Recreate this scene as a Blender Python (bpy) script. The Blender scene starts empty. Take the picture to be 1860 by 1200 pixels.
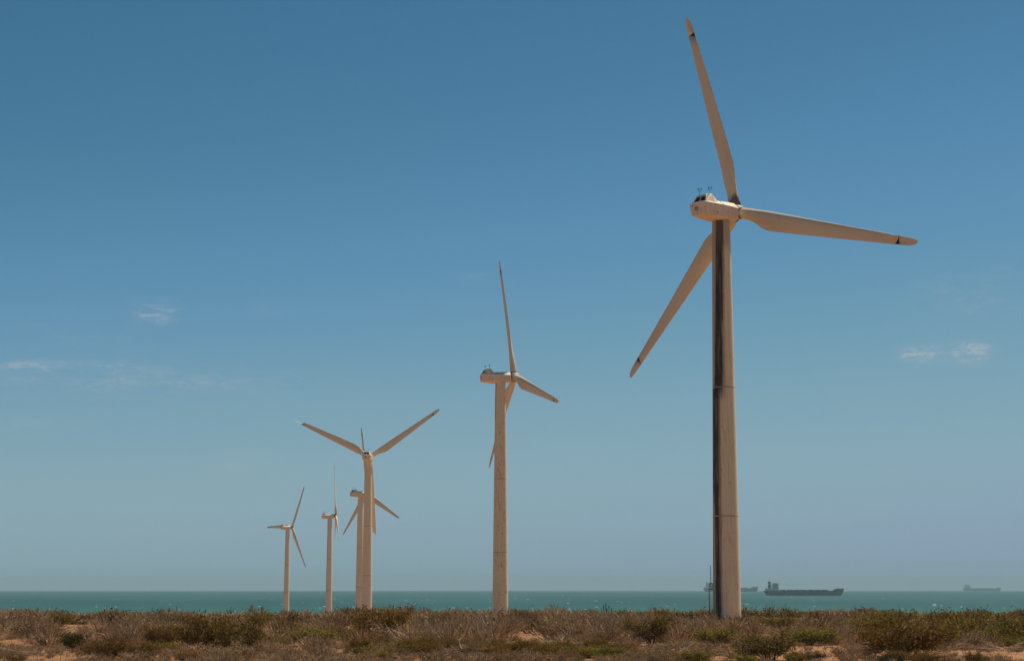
import bpy, math, random
import numpy as np
from mathutils import Matrix, Vector, noise as mnoise

R = math.radians
sc = bpy.context.scene
col = sc.collection

# ------------------------------------------------------------------ camera
EYE = 22.0                       # eye height above the sea (m)
FPX = 3366.0                     # focal length in pixels of the 1860 px wide photograph
PITCH = math.atan(464.0 / FPX)
cam_d = bpy.data.cameras.new('camera')
cam_d.sensor_fit = 'HORIZONTAL'
cam_d.sensor_width = 36.0
cam_d.lens = 36.0 * FPX / 1860.0
cam_d.clip_start = 0.5
cam_d.clip_end = 80000.0
cam = bpy.data.objects.new('camera', cam_d)
col.objects.link(cam)
cam.location = (0, 0, EYE)
cam.rotation_euler = (math.pi / 2 + PITCH, 0, 0)
sc.camera = cam

# ------------------------------------------------------------------ light
SUN_EL = R(58.0)
SUN_AZ = R(45.0)                 # from +Y (view direction) towards +X
SUN_DIR = Vector((math.cos(SUN_EL) * math.sin(SUN_AZ), math.cos(SUN_EL) * math.cos(SUN_AZ), math.sin(SUN_EL)))
sun_d = bpy.data.lights.new('sun', 'SUN')
sun_d.energy = 4.2
sun_d.angle = R(0.55)
sun_d.color = (1.0, 0.92, 0.79)
sun = bpy.data.objects.new('sun', sun_d)
col.objects.link(sun)
sun.location = (0, 0, 300)
sun.rotation_euler = SUN_DIR.to_track_quat('Z', 'Y').to_euler()

world = bpy.data.worlds.new('World')
sc.world = world
world.use_nodes = True
SKY_STRENGTH = 0.10
AIR, DUST, OZONE = 0.7, 0.1, 8.0

vs = sc.view_settings
vs.view_transform = 'Standard'
vs.look = 'None'
vs.exposure = 0.0
vs.gamma = 1.0
vs.use_curve_mapping = False
cy = sc.cycles
cy.use_denoising = True
cy.max_bounces = 5
cy.diffuse_bounces = 3
cy.glossy_bounces = 2
cy.transmission_bounces = 2
cy.transparent_max_bounces = 4
cy.volume_bounces = 0
cy.caustics_reflective = False
cy.caustics_refractive = False


# ------------------------------------------------------------------ node helpers
class NT:
    def __init__(self, tree):
        self.t = tree
        self.n = tree.nodes
        self.l = tree.links

    def put(self, sock, v):
        if isinstance(v, bpy.types.NodeSocket):
            self.l.new(v, sock)
        else:
            if sock.type == 'RGBA' and not hasattr(v, '__len__'):
                v = (v, v, v, 1)
            if sock.type == 'RGBA' and len(v) == 3:
                v = (*v, 1)
            sock.default_value = v

    def math(self, op, a, b=None, c=None, clamp=False):
        m = self.n.new('ShaderNodeMath')
        m.operation = op
        m.use_clamp = clamp
        for i, v in enumerate((a, b, c)):
            if v is not None:
                self.put(m.inputs[i], v)
        return m.outputs[0]

    def mix(self, f, a, b, mode='MIX'):
        m = self.n.new('ShaderNodeMix')
        m.data_type = 'RGBA'
        m.blend_type = mode
        self.put(m.inputs[0], f)
        self.put(m.inputs[6], a)
        self.put(m.inputs[7], b)
        return m.outputs[2]

    def noise(self, vec, scale, detail=3.0, rough=0.55, dist=0.0):
        m = self.n.new('ShaderNodeTexNoise')
        if vec is not None:
            self.put(m.inputs['Vector'], vec)
        m.inputs['Scale'].default_value = scale
        m.inputs['Detail'].default_value = detail
        m.inputs['Roughness'].default_value = rough
        m.inputs['Distortion'].default_value = dist
        return m.outputs[0]

    def ramp(self, f, lo, hi):
        m = self.n.new('ShaderNodeMapRange')
        m.interpolation_type = 'SMOOTHSTEP'
        self.put(m.inputs[0], f)
        self.put(m.inputs[1], lo)
        self.put(m.inputs[2], hi)
        return m.outputs[0]

    def coord(self, which='Object'):
        return self.n.new('ShaderNodeTexCoord').outputs[which]

    def pos(self):
        return self.n.new('ShaderNodeNewGeometry').outputs['Position']

    def sep(self, v):
        m = self.n.new('ShaderNodeSeparateXYZ')
        self.put(m.inputs[0], v)
        return m.outputs

    def comb(self, x, y, z):
        m = self.n.new('ShaderNodeCombineXYZ')
        for i, v in enumerate((x, y, z)):
            self.put(m.inputs[i], v)
        return m.outputs[0]

    def scale(self, v, s):
        m = self.n.new('ShaderNodeVectorMath')
        m.operation = 'MULTIPLY'
        self.put(m.inputs[0], v)
        m.inputs[1].default_value = s
        return m.outputs[0]

    def bump(self, h, strength, dist):
        m = self.n.new('ShaderNodeBump')
        self.put(m.inputs['Height'], h)
        m.inputs['Strength'].default_value = strength
        m.inputs['Distance'].default_value = dist
        return m.outputs[0]

    def rand(self):
        return self.n.new('ShaderNodeObjectInfo').outputs['Random']


def material(name):
    m = bpy.data.materials.new(name)
    m.use_nodes = True
    t = NT(m.node_tree)
    b = m.node_tree.nodes['Principled BSDF']
    return m, t, b


# ------------------------------------------------------------------ sky with faint clouds
def px_dir(x, y):
    """direction (azimuth, elevation) seen at a pixel of the photograph"""
    cx, cyy = (x - 930) / FPX, (600 - y) / FPX
    fy = math.cos(PITCH) - cyy * math.sin(PITCH)
    fz = math.sin(PITCH) + cyy * math.cos(PITCH)
    return math.atan2(cx, fy), math.atan2(fz, math.hypot(cx, fy))


def build_world():
    t = NT(world.node_tree)
    bg = t.n['Background']
    sky = t.n.new('ShaderNodeTexSky')
    sky.sky_type = 'NISHITA'
    sky.sun_disc = False
    sky.sun_elevation = SUN_EL
    sky.sun_rotation = SUN_AZ
    sky.air_density = AIR
    sky.dust_density = DUST
    sky.ozone_density = OZONE
    sky.altitude = 20
    # grade of the whole sky, by colour only: dry-season dust dulls the bright low sky, the high sky stays deep blue
    cv = t.n.new('ShaderNodeRGBCurve')
    pts = {0: [(0, 0), (.06, .022), (.125, .064), (.164, .106), (.308, .235), (.45, .255), (.60, .24), (1, .30)],
           1: [(0, 0), (.12, .083), (.248, .194), (.321, .270), (.526, .388), (.60, .388), (.66, .374), (.72, .350), (1, .38)],
           2: [(0, 0), (.25, .155), (.528, .340), (.639, .440), (.72, .452), (.80, .468), (1, .50)]}
    for ch, pl in pts.items():
        cu = cv.mapping.curves[ch]
        cu.points[0].location = pl[0]
        cu.points[1].location = pl[-1]
        for q in pl[1:-1]:
            cu.points.new(*q)
    cv.mapping.update()
    t.put(cv.inputs['Color'], t.mix(1.0, sky.outputs[0], (0.1, 0.1, 0.1), 'MULTIPLY'))
    c = t.mix(1.0, cv.outputs[0], (10, 10, 10), 'MULTIPLY')
    v = t.coord('Generated')
    x, y, z = t.sep(v)
    az = t.math('ARCTAN2', x, y)
    el = t.math('ARCSINE', z)
    vec = t.comb(t.math('MULTIPLY', az, 1.0), t.math('MULTIPLY', el, 3.2), 0.0)
    wisp = t.math('MULTIPLY', t.ramp(t.noise(vec, 42.0, 5.0, 0.6, 0.6), 0.30, 0.66), t.math('MULTIPLY_ADD', t.ramp(t.noise(vec, 130.0, 6.0, 0.7, 1.2), 0.36, 0.68), 1.1, 0.10))
    total = None
    clouds = [(283, 567, 26, 14, 1.8), (1668, 643, 34, 11, 2.0), (1766, 640, 26, 16, 2.0), (60, 664, 130, 8, .65),
              (240, 690, 260, 26, .55), (440, 842, 70, 16, .30), (1780, 535, 100, 48, .28), (120, 612, 150, 30, .16),
              (40, 768, 90, 14, .2), (1060, 812, 60, 10, .22), (490, 565, 26, 10, .25), (858, 505, 22, 9, .25)]
    for (px, py, sx, sy, a) in clouds:
        ca, ce = px_dir(px, py)
        g = t.math('ADD', t.math('POWER', t.math('DIVIDE', t.math('SUBTRACT', az, ca), sx / FPX), 2.0),
                   t.math('POWER', t.math('DIVIDE', t.math('SUBTRACT', el, ce), sy / FPX), 2.0))
        g = t.math('MULTIPLY', t.math('EXPONENT', t.math('MULTIPLY', g, -0.8)), a)
        total = g if total is None else t.math('ADD', total, g)
    broad = t.ramp(t.noise(vec, 5.0, 4.0, 0.5, 0.3), 0.52, 0.80)
    total = t.math('ADD', total, t.math('MULTIPLY', broad, 0.05))
    f = t.math('MULTIPLY', total, wisp, clamp=True)
    c = t.mix(t.math('MULTIPLY', f, 0.36), c, (5.6, 5.4, 5.3))
    t.put(bg.inputs['Color'], c)
    bg.inputs['Strength'].default_value = SKY_STRENGTH


build_world()


# ------------------------------------------------------------------ mesh helpers
class MB:
    """collects faces and links them as ONE mesh object"""
    def __init__(self):
        self.v, self.f, self.m = [], [], []

    def poly(self, pts, mi=0):
        i = len(self.v)
        self.v += [tuple(p) for p in pts]
        self.f.append(tuple(range(i, i + len(pts))))
        self.m.append(mi)

    def grid(self, rows, close=False, mi=0, caps=False):
        """rows: list of equally long point rings"""
        base = len(self.v)
        n = len(rows[0])
        for r in rows:
            self.v += [tuple(p) for p in r]
        for i in range(len(rows) - 1):
            for j in range(n if close else n - 1):
                k = (j + 1) % n
                self.f.append((base + i * n + j, base + i * n + k, base + (i + 1) * n + k, base + (i + 1) * n + j))
                self.m.append(mi)
        if caps:
            self.f.append(tuple(base + j for j in reversed(range(n))))
            self.m.append(mi)
            self.f.append(tuple(base + (len(rows) - 1) * n + j for j in range(n)))
            self.m.append(mi)

    def tube(self, pts, rad, n=6, mi=0, caps=True):
        rows = []
        for i, p in enumerate(pts):
            p = Vector(p)
            d = (Vector(pts[min(i + 1, len(pts) - 1)]) - Vector(pts[max(i - 1, 0)])).normalized()
            a = d.orthogonal().normalized() if i == 0 else (a - d * a.dot(d)).normalized()
            b = d.cross(a)
            r = rad[i] if hasattr(rad, '__len__') else rad
            rows.append([p + a * (r * math.cos(2 * math.pi * k / n)) + b * (r * math.sin(2 * math.pi * k / n)) for k in range(n)])
        self.grid(rows, close=True, mi=mi, caps=caps)

    def box(self, c, s, mi=0):
        x, y, z = c
        a, b, d = s[0] / 2, s[1] / 2, s[2] / 2
        lo = [(x - a, y - b, z - d), (x + a, y - b, z - d), (x + a, y + b, z - d), (x - a, y + b, z - d)]
        hi = [(p[0], p[1], z + d) for p in lo]
        self.grid([lo, hi], close=True, mi=mi, caps=True)

    def mesh(self, name, mats, smooth=False, bevel=0):
        me = bpy.data.meshes.new(name)
        me.from_pydata(self.v, [], self.f)
        for m in (mats if isinstance(mats, (list, tuple)) else [mats]):
            me.materials.append(m)
        if any(self.m):
            me.polygons.foreach_set('material_index', self.m)
        if smooth:
            me.polygons.foreach_set('use_smooth', [True] * len(self.f))
        me.update()
        return me

    def build(self, name, mats, parent=None, smooth=False):
        return link(name, self.mesh(name, mats, smooth), parent)


def link(name, data, parent=None):
    o = bpy.data.objects.new(name, data)
    col.objects.link(o)
    if parent is not None:
        o.parent = parent
    return o


def tag(o, label=None, cat=None, group=None, kind=None):
    if label:
        o['label'] = label
    if cat:
        o['category'] = cat
    if group:
        o['group'] = group
    if kind:
        o['kind'] = kind
    return o


def np_mesh(name, verts, tris, mats, mat_idx=None):
    me = bpy.data.meshes.new(name)
    n, m = len(verts), len(tris)
    me.vertices.add(n)
    me.vertices.foreach_set('co', np.asarray(verts, np.float32).ravel())
    me.loops.add(m * 3)
    me.loops.foreach_set('vertex_index', np.asarray(tris, np.int32).ravel())
    me.polygons.add(m)
    me.polygons.foreach_set('loop_start', np.arange(0, m * 3, 3, dtype=np.int32))
    for x in mats:
        me.materials.append(x)
    if mat_idx is not None:
        me.polygons.foreach_set('material_index', np.asarray(mat_idx, np.int32))
    me.update(calc_edges=True)
    me.validate()
    return me


# ------------------------------------------------------------------ terrain
DEPTH_Y = [-9000, -60, 0, 12, 40, 100, 180, 244, 330, 431, 500, 643, 818, 1038, 1188, 1400, 1480, 1560, 2000]
DEPTH_D = [2.5, 2.2, 1.75, 2.5, 3.6, 4.0, 4.25, 4.6, 5.95, 7.65, 9.2, 10.2, 14.4, 15.9, 17.5, 20.3, 21.6, 23.2, 32.0]


def fbm(x, y, s, seed=0.0):
    return (mnoise.noise(Vector((x / s, y / s, seed))) + 0.5 * mnoise.noise(Vector((2.1 * x / s, 2.1 * y / s, seed + 7)))) / 1.3


MOUNDS = [  # X, Y, rx, ry, height
    (-30, 330, 17, 40, 0.75), (-110, 400, 30, 60, 0.75), (-76, 400, 22, 70, -0.55), (-45, 190, 10, 22, 0.35),
    (20, 400, 30, 60, -0.25), (62, 360, 40, 60, 0.25), (-10, 260, 18, 30, 0.3), (105, 400, 30, 60, 0.2)]

_mr = random.Random(17)
for _k in range(26):
    _y = _mr.uniform(270, 440)
    MOUNDS.append((_mr.uniform(-.31, .31) * _y, _y, _mr.uniform(5, 13), _mr.uniform(12, 30), _mr.choice((-.45, .35, .55, .8))))


def ground_z(x, y):
    z = EYE - float(np.interp(y, DEPTH_Y, DEPTH_D))
    if -40 < y < 1500:
        w = min(1.0, max(0.0, (y - 20) / 60.0)) * min(1.0, max(0.0, (1450 - y) / 300.0))
        z += w * (0.32 * fbm(x, y, 26, 3.1) + 0.12 * fbm(x, y, 6, 9.4) + 0.03 * fbm(x, y, 1.6, 4.4))
        for (mx, my, rx, ry, h) in MOUNDS:
            q = ((x - mx) / rx) ** 2 + ((y - my) / ry) ** 2
            if q < 6:
                z += h * math.exp(-q)
    return z


def px_ray(x, y):
    az, el = px_dir(x, y)
    return math.sin(az) * math.cos(el), math.cos(az) * math.cos(el), math.sin(el)


def px_ground(x, y, far=440.0):
    """ground point seen at a pixel (nearest hit); far rays are stopped at the crest"""
    dx, dy, dz = px_ray(x, y)
    Y = 60.0
    while Y < far:
        X = dx / dy * Y
        if EYE + dz / dy * Y <= ground_z(X, Y):
            break
        Y += 1.0
    return dx / dy * Y, Y, ground_z(dx / dy * Y, Y)


def spaced(stops):
    out = []
    for a, b, s in stops:
        n = max(1, int(round((b - a) / s)))
        out += [a + (b - a) * i / n for i in range(n)]
    out.append(stops[-1][1])
    return out


def ground_material():
    m, t, b = material('sandy_soil')
    p = t.pos()
    n1 = t.noise(p, 0.09, 5.0, 0.6)
    n2 = t.noise(p, 0.9, 5.0, 0.65)
    n3 = t.noise(p, 9.0, 3.0, 0.6)
    c = t.mix(t.ramp(n1, 0.35, 0.65), (0.43, 0.185, 0.070), (0.42, 0.225, 0.105))
    c = t.mix(t.ramp(n2, 0.42, 0.66), c, (0.27, 0.135, 0.065))
    c = t.mix(t.math('MULTIPLY', t.ramp(n3, 0.5, 0.75), 0.5), c, (0.50, 0.32, 0.18))
    t.put(b.inputs['Base Color'], c)
    b.inputs['Roughness'].default_value = 0.95
    b.inputs['Specular IOR Level'].default_value = 0.1
    h = t.math('ADD', t.math('MULTIPLY', n2, 0.6), t.math('MULTIPLY', n3, 0.3))
    t.put(b.inputs['Normal'], t.bump(h, 0.8, 0.15))
    return m


def build_ground():
    xs = spaced([(-9000, -1500, 750), (-1500, -300, 100), (-300, -150, 10), (-150, 150, 1.5), (150, 300, 10), (300, 1500, 100), (1500, 9000, 750)])
    ys = spaced([(-9000, -200, 800), (-200, -20, 30), (-20, 80, 5), (80, 480, 1.6), (480, 700, 10), (700, 1640, 20), (1640, 2000, 90)])
    v = [(x, y, ground_z(x, y)) for y in ys for x in xs]
    nx = len(xs)
    f = [(j * nx + i, j * nx + i + 1, (j + 1) * nx + i + 1, (j + 1) * nx + i) for j in range(len(ys) - 1) for i in range(nx - 1)]
    me = bpy.data.meshes.new('ground')
    me.from_pydata(v, [], f)
    me.materials.append(ground_material())
    me.polygons.foreach_set('use_smooth', [True] * len(f))
    o = link('ground', me)
    tag(o, 'orange sandy ground under the thorn scrub', kind='structure')
    return o


build_ground()

# ------------------------------------------------------------------ sea (with the earth's curvature)
R2 = 14.8e6


def sea_z(d):
    return -d * d / R2


def sea_material():
    m, t, b = material('sea_water')
    p = t.pos()
    a = t.noise(t.scale(p, (0.0022, 0.0006, 1)), 1.0, 5.0, 0.6)
    w = t.noise(t.scale(p, (0.05, 0.02, 1)), 1.0, 4.0, 0.6)
    c = t.mix(t.ramp(a, 0.35, 0.65), (0.016, 0.080, 0.078), (0.030, 0.112, 0.102))
    c = t.mix(t.math('MULTIPLY', t.ramp(w, 0.45, 0.75), 0.4), c, (0.040, 0.125, 0.115))
    sx_, sy_, sz_ = t.sep(p)
    c = t.mix(t.math('SUBTRACT', 1.0, t.ramp(sy_, 1500.0, 2500.0)), c, (0.030, 0.124, 0.100))
    t.put(b.inputs['Base Color'], c)
    b.inputs['Roughness'].default_value = 0.55
    b.inputs['IOR'].default_value = 1.33
    b.inputs['Specular IOR Level'].default_value = 0.12
    t.put(b.inputs['Normal'], t.bump(w, 0.6, 1.5))
    return m


def build_sea():
    rad = [0, 700, 1400]
    while rad[-1] < 26000:
        rad.append(rad[-1] * 1.035)
    n = 480
    v = [(0, 0, -0.5)]
    for r in rad[1:]:
        for k in range(n):
            a = 2 * math.pi * k / n
            v.append((r * math.sin(a), r * math.cos(a), sea_z(r)))
    f = [(0, 1 + (k + 1) % n, 1 + k) for k in range(n)]
    for i in range(len(rad) - 2):
        for k in range(n):
            q = (k + 1) % n
            f.append((1 + i * n + k, 1 + i * n + q, 1 + (i + 1) * n + q, 1 + (i + 1) * n + k))
    me = bpy.data.meshes.new('sea')
    me.from_pydata(v, [], f)
    me.materials.append(sea_material())
    me.polygons.foreach_set('use_smooth', [True] * len(f))
    o = link('sea', me)
    tag(o, 'teal sea reaching to a hazy horizon', kind='structure')


build_sea()


def build_whitecaps():
    rnd = random.Random(5)
    m, t, b = material('foam')
    b.inputs['Base Color'].default_value = (0.62, 0.66, 0.64, 1)
    b.inputs['Roughness'].default_value = 0.9
    mb = MB()
    for i in range(210):
        u = rnd.random()
        d = 1550 / (1 - u * 0.80)
        a = rnd.uniform(-0.33, 0.33)
        x, y = d * math.sin(a), d * math.cos(a)
        if rnd.random() > 0.35 + 0.9 * max(0, 0.5 + fbm(x, y, 500, 2.2)):
            continue
        z = sea_z(d)
        L = rnd.choice([1.5, 2, 2.5, 3.5, 5]) * rnd.uniform(0.7, 1.2) * (0.8 + d / 6000)
        h = rnd.uniform(0.15, 0.45) * (0.8 + d / 7000)
        w = rnd.uniform(1.0, 2.0)
        n = 6
        rows = []
        for k in range(n + 1):
            s = k / n
            e = math.sin(math.pi * s) ** 0.7 * rnd.uniform(0.6, 1.0)
            px = x + (s - 0.5) * L
            py = y + rnd.uniform(-.5, .5)
            rows.append([(px, py - w * (0.3 + e), z - 0.1), (px, py - 0.3 * e, z + h * e), (px, py + w * (.3 + e), z - 0.1)])
        mb.grid(rows)
    o = mb.build('whitecaps', m, smooth=True)
    tag(o, 'small white breaking wave crests dotted over the sea', kind='stuff')


build_whitecaps()


# ------------------------------------------------------------------ wind turbines
def paint_material(name, base, dirt, amount=0.5, rust=0.0):
    m, t, b = material(name)
    o = t.coord('Object')
    x, y, z = t.sep(o)
    streak = t.noise(t.scale(o, (2.2, 2.2, 0.16)), 1.0, 4.0, 0.6)
    blot = t.noise(o, 0.7, 5.0, 0.65)
    c = t.mix(t.math('MULTIPLY', t.ramp(streak, 0.42, 0.75), amount), base, dirt)
    c = t.mix(t.math('MULTIPLY', t.ramp(blot, 0.5, 0.8), amount * 0.6), c, dirt)
    if rust:
        rs = t.noise(t.scale(o, (2.6, 2.6, 0.8)), 1.0, 4.0, 0.7)
        c = t.mix(t.math('MULTIPLY', t.ramp(rs, 0.55, 0.70), rust), c, (0.42, 0.17, 0.05))
    t.put(b.inputs['Base Color'], c)
    b.inputs['Roughness'].default_value = 0.55
    b.inputs['Specular IOR Level'].default_value = 0.3
    t.put(b.inputs['Normal'], t.bump(t.noise(o, 3.0, 3.0), 0.05, 0.05))
    return m


CREAM = (0.86, 0.72, 0.475)
DIRT = (0.46, 0.355, 0.23)


def tower_material(name, strips, rust=0.0, amount=0.5):
    """strips: oil runs and painted-in shade (angle deg from the side facing the photographer, half width deg, z range, strength)"""
    m, t, b = material(name)
    o = t.coord('Object')
    x, y, z = t.sep(o)
    ang = t.math('ARCTAN2', x, t.math('MULTIPLY', y, -1.0))          # 0 faces -Y, + towards +X
    av = t.comb(t.math('MULTIPLY', ang, 2.6), t.math('MULTIPLY', z, 0.05), 0.0)
    streak = t.noise(av, 2.4, 5.0, 0.65)
    fine = t.noise(t.comb(t.math('MULTIPLY', ang, 9.0), t.math('MULTIPLY', z, 0.10), 3.0), 1.6, 4.0, 0.6)
    blot = t.noise(o, 0.5, 5.0, 0.6)
    c = t.mix(t.math('MULTIPLY', t.ramp(streak, 0.45, 0.75), amount), CREAM, DIRT)
    c = t.mix(t.math('MULTIPLY', t.ramp(blot, 0.5, 0.8), amount * 0.5), c, DIRT)
    wob = t.math('MULTIPLY', t.math('SUBTRACT', t.noise(t.comb(0.0, 0.0, t.math('MULTIPLY', z, 0.22)), 1.0, 4.0, 0.6), 0.5), 0.30)
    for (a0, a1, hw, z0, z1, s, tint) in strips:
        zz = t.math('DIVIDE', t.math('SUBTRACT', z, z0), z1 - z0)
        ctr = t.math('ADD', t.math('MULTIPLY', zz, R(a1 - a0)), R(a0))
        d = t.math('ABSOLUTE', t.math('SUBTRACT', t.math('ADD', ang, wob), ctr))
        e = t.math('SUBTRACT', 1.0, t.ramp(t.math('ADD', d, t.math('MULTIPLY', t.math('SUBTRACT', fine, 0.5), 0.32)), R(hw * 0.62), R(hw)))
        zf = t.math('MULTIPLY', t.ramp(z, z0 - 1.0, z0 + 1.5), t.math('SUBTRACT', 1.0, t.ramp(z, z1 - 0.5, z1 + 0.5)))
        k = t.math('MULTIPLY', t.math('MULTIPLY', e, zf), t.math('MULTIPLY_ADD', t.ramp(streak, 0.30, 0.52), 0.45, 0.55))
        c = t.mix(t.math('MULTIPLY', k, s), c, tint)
    if rust:
        rs = t.noise(t.comb(t.math('MULTIPLY', ang, 3.0), t.math('MULTIPLY', z, 0.55), 1.0), 1.5, 4.0, 0.75)
        c = t.mix(t.math('MULTIPLY', t.ramp(rs, 0.565, 0.67), rust), c, (0.40, 0.15, 0.035))
    t.put(b.inputs['Base Color'], c)
    b.inputs['Roughness'].default_value = 0.6
    b.inputs['Specular IOR Level'].default_value = 0.25
    return m


def plain(name, c, rough=0.7, var=0.25, scale=2.0, spec=0.3):
    m, t, b = material(name)
    n = t.noise(t.coord('Object'), scale, 4.0, 0.6)
    t.put(b.inputs['Base Color'], t.mix(t.math('MULTIPLY', t.ramp(n, 0.35, 0.7), var), c, tuple(k * 0.45 for k in c)))
    b.inputs['Roughness'].default_value = rough
    b.inputs['Specular IOR Level'].default_value = spec
    return m


M_NAC = paint_material('nacelle_paint', (0.88, 0.73, 0.53), (0.58, 0.42, 0.29), 0.35, rust=0.5)
M_HUB = paint_material('hub_paint', (0.66, 0.53, 0.39), (0.38, 0.27, 0.18), 0.5, rust=0.3)
M_DARKGLASS = plain('dark_window_glass', (0.016, 0.013, 0.011), 0.35, 0.1, spec=0.15)
M_GASKET = plain('dark_joint', (0.035, 0.028, 0.024), 0.9)
M_GREY = plain('grey_vent', (0.42, 0.35, 0.27), 0.8)
M_RUST = plain('rusty_flange', (0.58, 0.39, 0.23), 0.9, 0.6, 1.5)
M_STEEL = plain('dark_steel', (0.07, 0.065, 0.06), 0.6)


def blade_material(name, oil=0.0):
    m, t, b = material(name)
    o = t.coord('Object')
    x, y, z = t.sep(o)
    ch = t.noise(t.scale(o, (1.6, 1.6, 0.10)), 1.0, 4.0, 0.6)
    bl = t.noise(t.scale(o, (1, 1, 0.4)), 0.8, 5.0, 0.65)
    c = t.mix(t.math('MULTIPLY', t.ramp(ch, 0.45, 0.75), 0.40), (0.79, 0.65, 0.455), (0.50, 0.39, 0.265))
    c = t.mix(t.math('MULTIPLY', t.ramp(bl, 0.5, 0.8), 0.35), c, (0.34, 0.25, 0.18))
    if oil:
        on = t.noise(t.scale(o, (2.4, 2.4, 0.5)), 1.0, 4.0, 0.6)
        lim = t.math('MULTIPLY_ADD', on, 4.2, 0.4)
        k = t.math('SUBTRACT', 1.0, t.ramp(z, t.math('SUBTRACT', lim, 0.9), lim))
        c = t.mix(t.math('MULTIPLY', k, oil), c, (0.05, 0.038, 0.028))
    t.put(b.inputs['Base Color'], c)
    b.inputs['Roughness'].default_value = 0.5
    b.inputs['Specular IOR Level'].default_value = 0.3
    return m


M_BLADE = blade_material('blade_laminate')
M_BLADE_OIL = blade_material('blade_laminate_oily_root', 0.85)

# blade: along +Z, leading edge towards -X, upwind +Y; measured from the hub centre
R_TIP = 29.5
R_JOINT = 26.6


def chord_at(r):
    return float(np.interp(r, [0.9, 1.8, 3.2, 5.2, 6.6, 8.5, 27.0, 28.4, 29.1, 29.4, 29.5],
                           [1.5, 1.5, 1.75, 2.55, 2.62, 2.48, 1.12, 0.98, 0.72, 0.42, 0.12]))


def thick_at(r):
    return float(np.interp(r, [0.9, 1.8, 3.2, 5.2, 7, 12, 20, 29.5], [1.0, 1.0, 0.78, 0.42, 0.32, 0.24, 0.18, 0.14]))


def twist_at(r):
    return R(float(np.interp(r, [0.9, 5, 10, 18, 29.5], [16, 14, 8, 3, -1])))


NSEC = 20


def section(r_of_u, dr=0.0):
    """ring of points; r may change along the chord (0 leading edge .. 1 trailing edge)"""
    pts = []
    for k in range(NSEC):
        a = 2 * math.pi * k / NSEC
        u = 0.5 - 0.5 * math.cos(a)
        r = r_of_u(u) + dr
        c, th, tw = chord_at(r), thick_at(r), twist_at(r)
        rnd_ = min(1.0, max(0.0, (th - 0.35) / 0.6))
        prof = 1.48 * (0.2969 * math.sqrt(u) - 0.126 * u - 0.3516 * u * u + 0.2843 * u ** 3 - 0.1036 * u ** 4) / 0.148 * 0.5
        circ = math.sqrt(max(0.0, u * (1 - u)))
        h = (prof * (1 - rnd_) + circ * rnd_) * (1 if a < math.pi else -1)
        ax = 0.5 * rnd_ + 0.30 * (1 - rnd_)
        x, y = (u - ax) * c, h * th * c
        pts.append((x * math.cos(tw) + y * math.sin(tw), -x * math.sin(tw) + y * math.cos(tw), r))
    return pts


def cut_in(u):
    return R_JOINT - 0.75 * max(0.0, u - 0.25) ** 1.6


def cut_out(u):
    return R_JOINT + 0.07 + 0.28 * max(0.0, u - 0.2)


def make_blade_meshes():
    rs = [0.95, 1.4, 1.9, 2.5, 3.2, 4.0, 4.8, 5.6, 6.4, 7.4, 9, 11, 13, 15.5, 18, 20.5, 23, 24.8]
    mb = MB()
    mb.grid([section(lambda u, r=r: r) for r in rs] + [section(cut_in)], close=True, caps=True)
    body = mb.mesh('blade', M_BLADE, True)
    body_oil = mb.mesh('blade_oily', M_BLADE_OIL, True)
    mb = MB()
    ring = section(cut_in, 0.004)
    ring2 = section(cut_out, -0.004)
    sh = lambda q: [(p[0] * 0.96, p[1] * 0.96, p[2]) for p in q]
    mb.grid([sh(ring), sh(ring2)], close=True, caps=True)
    joint = mb.mesh('tip_joint', M_GASKET, True)
    mb = MB()
    rows = [section(cut_out)] + [section(lambda u, r=r: r) for r in (27.3, 27.8, 28.3, 28.7, 29.0, 29.2, 29.35, 29.45, 29.5)]
    mb.grid(rows, close=True, caps=True)
    tip = mb.mesh('blade_tip', M_BLADE, True)
    mb = MB()
    mb.tube([(0, 0, R_JOINT - 0.4), (0, 0, R_JOINT + 0.6)], 0.07, 8)
    shaft = mb.mesh('tip_shaft', M_STEEL, True)
    mb = MB()
    n = 24
    mb.grid([[(0.80 * q * math.cos(2 * math.pi * k / n), 0.80 * q * math.sin(2 * math.pi * k / n), zz) for k in range(n)]
             for q, zz in ((.9, 0.70), (1, .72), (1, .86), (.9, .90))], close=True, caps=True)
    collar = mb.mesh('root_collar', M_GASKET, True)
    return body, body_oil, joint, tip, shaft, collar


BLADE, BLADE_OIL, JOINT, TIP, SHAFT, COLLAR = make_blade_meshes()

HUB_H = 54.5       # hub axis above the ground at the tower
OVER = 3.4
TILT = R(3)


def lathe(profile, n=40):
    return [[(r * math.cos(2 * math.pi * k / n), r * math.sin(2 * math.pi * k / n), z) for k in range(n)] for (r, z) in profile]


def tower_r(z):
    return 1.83 - (1.83 - 1.20) * z / 53.0


SECT = [(-2.6, 13.6), (13.75, 30.5), (30.65, HUB_H - 1.55)]
SECT_MESH = {}


def tower_meshes(mat):
    out = []
    for (a, b) in SECT:
        mb = MB()
        mb.grid(lathe([(tower_r(z), z) for z in np.linspace(a, b, 9)]), close=True)
        out.append(mb.mesh('tower_section', mat, True))
    return out


def flange_mesh(z):
    mb = MB()
    r = tower_r(z)
    mb.grid(lathe([(r - .05, z), (r + .004, z + .005), (r + .004, z + .145), (r - .05, z + .15)]), close=True)
    return mb.mesh('flange', M_RUST, True)


FLANGES = [flange_mesh(13.6), flange_mesh(30.5)]


def nac_section(y, hb, zb, hc, zc, hs, zs, hr, zr):
    half = [(hb, zb), (hc, zc), (hs, zs), (hs * 0.985, zs + 0.05), (hr, zr)]
    return [(x, y, z) for x, z in half] + [(-x, y, z) for x, z in reversed(half)]


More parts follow.
